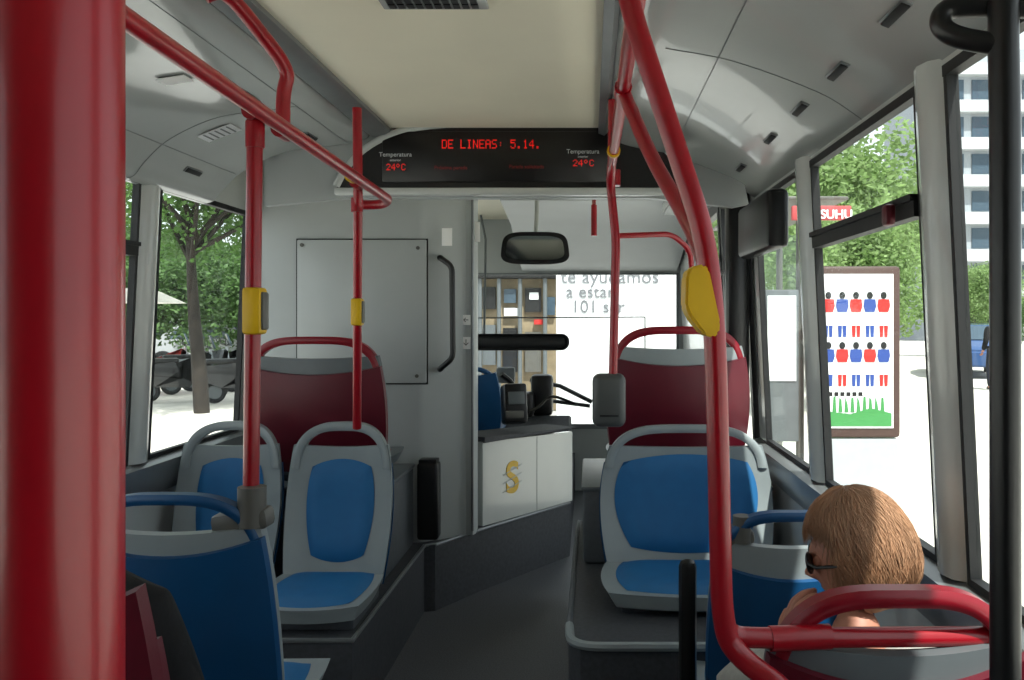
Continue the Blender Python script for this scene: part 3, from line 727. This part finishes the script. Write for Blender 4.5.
# ---------------- outside
GZ=-.35
struct(MB().bx(-90,90,-30,150,GZ-.2,GZ).build('street_ground',M['road']))
struct(MB().bx(1.15,60,-20,60,GZ+.001,GZ+.13,.01).build('pavement_right',M['ground']))
struct(MB().bx(-60,-5.0,-20,60,GZ+.001,GZ+.13,.01).build('pavement_left',M['ground']))
G1=GZ+.13
def tree_mesh(seed,h,cr,cz,nleaf,ls,flat=1.0,tr_r=.15,lean=0):
    rnd=random.Random(seed);tr=MB()
    p=[Vector((.10*lean,0,-.02)),Vector((.05*lean,0,h*.25)),Vector((-.05*lean,.03,h*.5)),Vector((-.08*lean,0,h*.75)),Vector((-.12*lean,0,h))]
    pp=rpath(p,h*.1);tr.tube(pp,[tr_r*(1-.5*i/(len(pp)-1)) for i in range(len(pp))],12)
    cl=[]
    for i in range(11):
        a=rnd.uniform(0,2*PI);r=cr*rnd.uniform(.35,.95);e=Vector((math.cos(a)*r,math.sin(a)*r,cz+rnd.uniform(-.45,.45)*cr*flat))
        s0=Vector((-.08*lean,0,h*rnd.uniform(.75,.98)));mid=s0.lerp(e,.5)+Vector((0,0,.15))
        tr.tube([s0,mid,e],[.05,.03,.01],7);cl.append((e,rnd.uniform(.38,.6)*cr))
    cl.append((Vector((0,0,cz)),.8*cr))
    lf=bmesh.new()
    for i in range(nleaf):
        c_,r=cl[rnd.randrange(len(cl))]
        v=Vector((rnd.gauss(0,1),rnd.gauss(0,1),rnd.gauss(0,1)*flat)).normalized()*r*rnd.random()**.4
        q=c_+v;q1=Vector((rnd.gauss(0,1),rnd.gauss(0,1),rnd.gauss(0,.6))).normalized()*ls*rnd.uniform(.6,1.3)
        q2=q1.cross(Vector((rnd.gauss(0,1),rnd.gauss(0,1),rnd.gauss(0,1)))).normalized()*ls*.5
        lf.faces.new([lf.verts.new(q-q1),lf.verts.new(q+q2),lf.verts.new(q+q1),lf.verts.new(q-q2)])
    return tr,lf
def tree(seed,h,cr,cz,nleaf,ls,leaf,flat=1.0,tr_r=.15,lean=0):
    R=empty('tree',(0,0,0));tr,lf=tree_mesh(seed,h,cr,cz,nleaf,ls,flat,tr_r,lean)
    tr.build('trunk',M['bark'],R)
    me=bpy.data.meshes.new('foliage');lf.to_mesh(me);lf.free();me.materials.append(M[leaf]);o=bpy.data.objects.new('foliage',me);C.objects.link(o);o.parent=R
    return R
T=[tree(1,3.3,2.2,4.2,24000,.06,'leaf',tr_r=.13,lean=1),tree(2,2.0,2.3,2.7,18000,.09,'leaf1',tr_r=.11),tree(3,2.8,2.3,3.9,15000,.09,'leaf2')]
first=[1,1,1]
def put(k,x,y,s,label,rz=0,grp=None):
    if first[k]: o=T[k];first[k]=0
    else:o=copy_tree(T[k])
    o.location=(x,y,G1);o.scale=(s,s,s);o.rotation_euler=(0,0,rz);tag(o,label,'tree',grp)
put(0,-6.72,14.5,1.0,'leafy street tree with slim dark trunk just outside the left window')
gl='distant trees seen through the left windows'
i=0
for x,y,s,k in((-11.6,22.5,.85,1),(-8.4,23.5,.85,1),(-13.6,28.5,1.0,1),(-10.0,30,1.05,1),(-18.3,34,1.2,1),(-15.3,42,1.4,1),(-24,44,1.7,1),(-30,56,2.0,1),(-12.6,36,1.0,1),(-21,57,1.7,1)):
    put(k,x,y,s,'distant green tree standing in the row beyond the street on the left',i*1.3,gl);i+=1
gr='pale trees seen through the right windows'
for x,y,s,k in((5.3,19.5,1.0,2),(3.9,14.5,.62,2),(8.2,29,1.15,2),(4.4,29,1.0,2),(15.8,35,.68,2),(19.2,41,.75,1),(12.2,46,1.3,2),(22.5,49,.8,2)):
    put(k,x,y,s,'pale sunlit tree standing in the row along the right pavement',i*1.7,gr);i+=1
bl=empty('apartment_building',(33,62,GZ),0,'tall white apartment building with rows of windows beyond the right trees','building')
MB().bx(25.6,42,62,74,GZ,21).build('wall',M['bld'],bl,True)
m=MB()
for k in range(8): m.bx(25.4,42,61.3,62.1,.1+k*2.7,.95+k*2.7)
m.build('balcony_bands',M['band'],bl,True)
wdo=MB().bx(-.62,.62,-.05,.05,0,1.45).build('window',M['win'],bl)
k=0
for fl in range(7):
    for cc in range(8):
        o_=wdo if k==0 else wdo.copy()
        if k: C.objects.link(o_);o_.parent=bl
        o_.location=Vector((26.6+cc*1.85-33,-.05,1.1+fl*2.7-GZ));k+=1
b2=empty('tan_building',(-3.5,50,GZ),0,'tan building facade with dark windows seen through the windscreen','building')
MB().bx(-9.5,1.5,50,60,GZ,12).build('wall',M['beige'],b2,True)
wd=MB().bx(-.55,.55,-.05,.05,0,1.6).build('window',M['prb'],b2);k=0
for fl in range(4):
    for cc in range(5):
        o_=wd if k==0 else wd.copy()
        if k:C.objects.link(o_);o_.parent=b2
        o_.location=Vector((-4.6+cc*1.9,-.05,1.0+fl*2.8));k+=1
kk=empty('street_kiosk',(X(515,16),16.5,GZ),0,'tan shopfront kiosk with dark windows and small panels left of the advert','kiosk')
MB().bx(X(470,16),X(558,16),16,17,GZ,Z(276,16),.05).build('cabin',M['tan'],kk,True)
MB().bx(X(466,16),X(562,16),15.7,17.2,Z(279,16),Z(271,16),.03).build('roof',M['rub'],kk,True)
for px in(480,499,520,545): MB().tube([(X(px,15.8),15.8,GZ),(X(px,15.8),15.8,Z(276,15.8))],.04,8).build('post',M['dgrey'],kk,True)
for px,py,w_,h_,mm in((489,298,13,22,'prb'),(510,296,12,14,'win'),(511,312,14,8,'poster'),(533,300,16,24,'prb'),(534,296,9,7,'poster'),(551,306,8,18,'win'),(489,345,13,40,'dgrey'),(510,350,14,44,'prb'),(533,352,16,40,'clamp'),(540,322,12,5,'pred')):
    MB().bx(X(px-w_/2,15.9),X(px+w_/2,15.9),15.9 if py!=296 else 15.88,15.98,Z(py+h_/2,15.9),Z(py-h_/2,15.9)).build('panel',M[mm],kk,True)
ad=empty('advert_panel',(.35,11,GZ),0,'large white advert panel with grey lettering ahead of the windscreen','advert')
MB().bx(X(556,11),X(688,11),11,11.15,GZ+.2,Z(258,11),.03).build('board',M['poster'],ad,True)
MB().bx(X(568,11),X(600,11),11.02,11.13,GZ,GZ+.25).build('foot',M['clamp'],ad,True);MB().bx(X(650,11),X(682,11),11.02,11.13,GZ,GZ+.25).build('foot',M['clamp'],ad,True)
for s,px,py,sz in(('te ayudamos',610,277,.25),('a estar',590,292,.23),('101 ser',598,307,.23)):
    text('lettering',s,sz,(X(px,11),10.99,Z(py,11)),M['bx'],ad,ext=.004)
sh=empty('bus_shelter',(2.0,7.2,G1),0,'steel and glass bus shelter with red and white fascia sign on the right pavement','bus shelter')
for x,y in((X(757,7.2),7.2),(X(800,7.2),7.2),(1.45,9.2),(2.05,9.2)):
    MB().tube([(x,y,G1),(x,y,2.38)],.035,12).build('post',M['clamp'],sh,True)
MB().bx(1.35,2.10,6.9,9.4,2.36,2.39,.01).build('roof',M['clamp'],sh,True)
MB().bx(X(757,7.2),X(800,7.2),7.19,7.21,.2,2.1).build('glass_panel',M['glass'],sh,True)
fb=MB().bx(X(788,7),X(846,7),6.85,6.90,Z(222,7),Z(208,7),.008).build('fascia_sign',M['fred'],sh,True)
text('fascia_text','SUHU',.10,(X(831,7),6.845,Z(215.5,6.9)),M['poster'],fb,ext=.003,bold=.002)
MB().bx(X(762,7.2),X(796,7.2),7.1,7.16,Z(440,7.2),Z(290,7.2),.01).build('timetable_board',M['dgrey'],sh,True)
MB().bx(X(765,7.2),X(793,7.2),7.09,7.11,Z(380,7.2),Z(296,7.2)).build('timetable_paper',M['poster'],sh,True)
po=empty('poster_panel',(2.25,7.0,G1),0,'brown-framed advert display case with rows of small red and blue figures','poster display')
MB().bx(X(811,7),X(901,7),7.0,7.12,Z(438,7),Z(266,7),.03).build('case',M['brown'],po,True)
MB().bx(X(813,7),X(898,7),7.01,7.11,G1,Z(439,7)).build('foot',M['silver'],po,True)
pb_=MB().bx(X(815,7),X(893,7),6.99,7.001,Z(428,7),Z(274,7)).build('poster',M['poster'],po,True)
mb=MB()
def figr(px,py,sc,mi):
    x=X(px,7);z=Z(py,7);y=6.985
    mb.prism([(x+.020*sc*math.cos(t*PI/6),z+.05*sc+.024*sc*math.sin(t*PI/6)) for t in range(12)],'y',y,y+.004,3)
    mb.prism([(x-.036*sc,z+.025*sc),(x+.036*sc,z+.025*sc),(x+.042*sc,z-.02*sc),(x+.03*sc,z-.06*sc),(x-.03*sc,z-.06*sc),(x-.042*sc,z-.02*sc)],'y',y,y+.004,mi)
def legr(px,py,mi):
    x=X(px,7);z=Z(py,7);y=6.985
    for d_ in(-.019,.019): mb.prism([(x+d_-.016,z+.045),(x+d_+.016,z+.045),(x+d_+.012,z-.05),(x+d_-.012,z-.05)],'y',y,y+.004,mi)
for r,(py,lp_) in enumerate(((303,331),(353,380))):
    for k in range(5):
        px=828+k*13.8;figr(px,py,1.25,(0,1,0,1,0)[k] if r==0 else (1,0,1,0,1)[k]);legr(px,lp_,(1,0,1,1,0)[k] if r else (1,1,0,1,0)[k])
mb.prism([(X(817,7),Z(426,7)),(X(891,7),Z(426,7)),(X(891,7),Z(413,7)),(X(870,7),Z(408,7)),(X(850,7),Z(414,7)),(X(817,7),Z(410,7))],'y',6.985,6.989,2)
for k in range(9): mb.prism([(X(832+k*6,7),Z(412,7)),(X(836+k*6,7),Z(412,7)),(X(835+k*6,7),Z(396+(k*7%5)*2,7)),(X(833+k*6,7),Z(397,7))],'y',6.984,6.988,2)
for k in range(7): mb.bx(X(822+k*6,7),X(826+k*6,7),6.986,6.989,Z(396,7),Z(392,7),mi=3)
mb.build('poster_print',[M['pred'],M['pblue'],M['pgreen'],M['prb']],pb_,True)
def car(paint):
    R=empty('car',(0,0,0))
    pr=[(-2.1,.32),(-2.1,.75),(-1.9,.92),(-1.45,.98),(-.95,1.42),(.55,1.46),(1.25,.98),(1.9,.86),(2.1,.68),(2.1,.32)]
    m=MB();m.prism(pr,'y',-.84,.84);bmesh.ops.bevel(m.bm,geom=m.bm.edges[:],offset=.05,segments=2,affect='EDGES')
    m.build('car_body',M[paint],R)
    for s in(-1,1):
        m=MB();m.prism([(-1.2,1.0),(-.85,1.34),(.45,1.37),(.98,1.0)],'y',s*.835,s*.85);m.build('side_window',M['win'],R)
    for q in(((-1.42,1.03),(-.99,1.40)),((1.22,1.02),(.60,1.42))):
        m=MB();(xa,za),(xb,zb_)=q;e=.012 if xa>0 else -.012
        m.hexa([(xa,-.7,za),(xa,.7,za),(xb,.62,zb_),(xb,-.62,zb_),(xa+e,-.7,za+.01),(xa+e,.7,za+.01),(xb+e,.62,zb_+.01),(xb+e,-.62,zb_+.01)]);m.build('windscreen',M['win'],R)
    for x in(-1.3,1.3):
        for y in(-.78,.78):
            m=MB();m.tube([(x,y-.1,.32),(x,y+.1,.32)],.32,20);wh=m.build('wheel',M['rub'],R)
            m=MB();m.tube([(x,y-.11,.32),(x,y+.11,.32)],.18,14);m.build('hubcap',M['silver'],wh)
    return R
for paint,x,y,rz,l in(('carblue',10.7,24.5,1.2,'dark blue car parked on the right beyond the woman'),('cardark',14.3,32,1.2,'dark car parked farther up the right street behind the blue one'),('carwhite',-11.5,26.3,.05,'pale car parked far off on the left beyond the tree trunk'),('cardark',-12.0,33,.1,'dark car parked behind the pale car, left window'),('carblue',-18.5,37,.1,'blue car parked farthest left beyond the scooters')):
    c_=car(paint);c_.location=(x,y,G1);c_.rotation_euler=(0,0,rz);tag(c_,l,'car')
def scooter(paint):
    R=empty('scooter',(0,0,0))
    for x in(-.6,.6):
        pts=[Vector((x+.17*math.cos(a_*PI/10),0,.22+.17*math.sin(a_*PI/10))) for a_ in range(21)]
        MB().tube(pts,.045,8).build('wheel',M['rub'],R)
        MB().tube([(x,-.03,.22),(x,.03,.22)],.13,14).build('wheel_hub',M['dgrey'],R)
    MB().prism([(-.85,.45),(-.8,.72),(-.15,.78),(0,.45),(.3,.32),(.42,.32),(.5,.9),(.42,.95),(.3,.5),(.1,.28),(-.5,.3)],'y',-.13,.13).build('body',M[paint],R)
    MB().prism([(.40,.36),(.62,.46),(.80,.40),(.78,.34),(.62,.40),(.45,.30)],'y',-.07,.07).build('front_mudguard',M[paint],R)
    MB().box((-.42,0,.80),(.7,.26,.1),None,.04).build('saddle',M['black'],R)
    MB().tube([(.45,-.32,1.05),(.5,0,1.02),(.45,.32,1.05)],.018,8).build('handlebar',M['black'],R)
    MB().tube([(.6,0,.25),(.48,0,1.0)],.025,8).build('fork',M['silver'],R)
    MB().box((.52,0,1.15),(.03,.26,.28),Matrix.Rotation(-.35,3,'Y'),.01).build('windshield',M['win'],R)
    for s in(-1,1): MB().tube([(.42,s*.26,1.05),(.4,s*.3,1.2)],.01,6).build('mirror_stalk',M['black'],R)
    return R
gs_='scooters parked on the left pavement'
for i,(pt_,x,y,rz,l) in enumerate((('pred',-9.3,18.4,.5,'red scooter, leftmost of the row outside the left window'),('silver',-8.3,18.2,.6,'silver scooter beside the red one in the row outside'),('cardark',-7.9,16.5,.5,'dark scooter half hidden behind the tree trunk outside'),('cardark',-6.6,16.4,.6,'black scooter just right of the tree trunk outside'),('silver',-7.3,19.6,.55,'silver scooter at the cabinet end of the row outside'),('cardark',-8.6,20.2,.5,'farthest dark scooter behind the silver ones outside'))):
    s_=scooter(pt_);s_.location=(x,y,G1);s_.rotation_euler=(0,0,rz);tag(s_,l,'scooter',gs_)
pa=empty('parasol',(-9.0,17.0,G1),0,'white cafe parasol beyond the left window','parasol')
MB().tube([(-9.0,17,G1),(-9.0,17,2.0)],.03,8).build('pole',M['clamp'],pa,True)
m=MB();top_=Vector((-9.0,17,2.1));n=8
vs=[m.bm.verts.new((-9.0+.9*math.cos(2*PI*k/n),17+.9*math.sin(2*PI*k/n),1.7)) for k in range(n)];t_=m.bm.verts.new(top_)
for k in range(n):m.bm.faces.new((vs[k],vs[(k+1)%n],t_))
m.build('canopy',M['canvas'],pa,True)
bx_=Vector((9.05,19,G1))
pe=empty('person',bx_,0,'pedestrian in dark clothes walking on the far right pavement','person')
J={k:bx_+Vector(v) for k,v in dict(pel=(0,0,.95),wai=(0,0,1.1),che=(0,.01,1.3),nb=(0,0,1.43),nk=(0,0,1.5),shl=(-.17,0,1.4),ell=(-.22,-.05,1.12),wrl=(-.22,.08,.9),shr=(.17,0,1.4),elr=(.22,.03,1.12),wrr=(.22,.14,.9),hil=(-.09,0,.9),knl=(-.1,.08,.5),anl=(-.1,.02,.08),tol=(-.1,.15,.04),hir=(.09,0,.9),knr=(.1,0,.5),anr=(.1,-.18,.1),tor=(.1,-.05,.04)).items()}
J['up']=(1,0,0)
figure(pe,J,1,bx_+Vector((0,.02,1.62)),.4,0,'coat','navy','hairk',60,.7,.06,5)
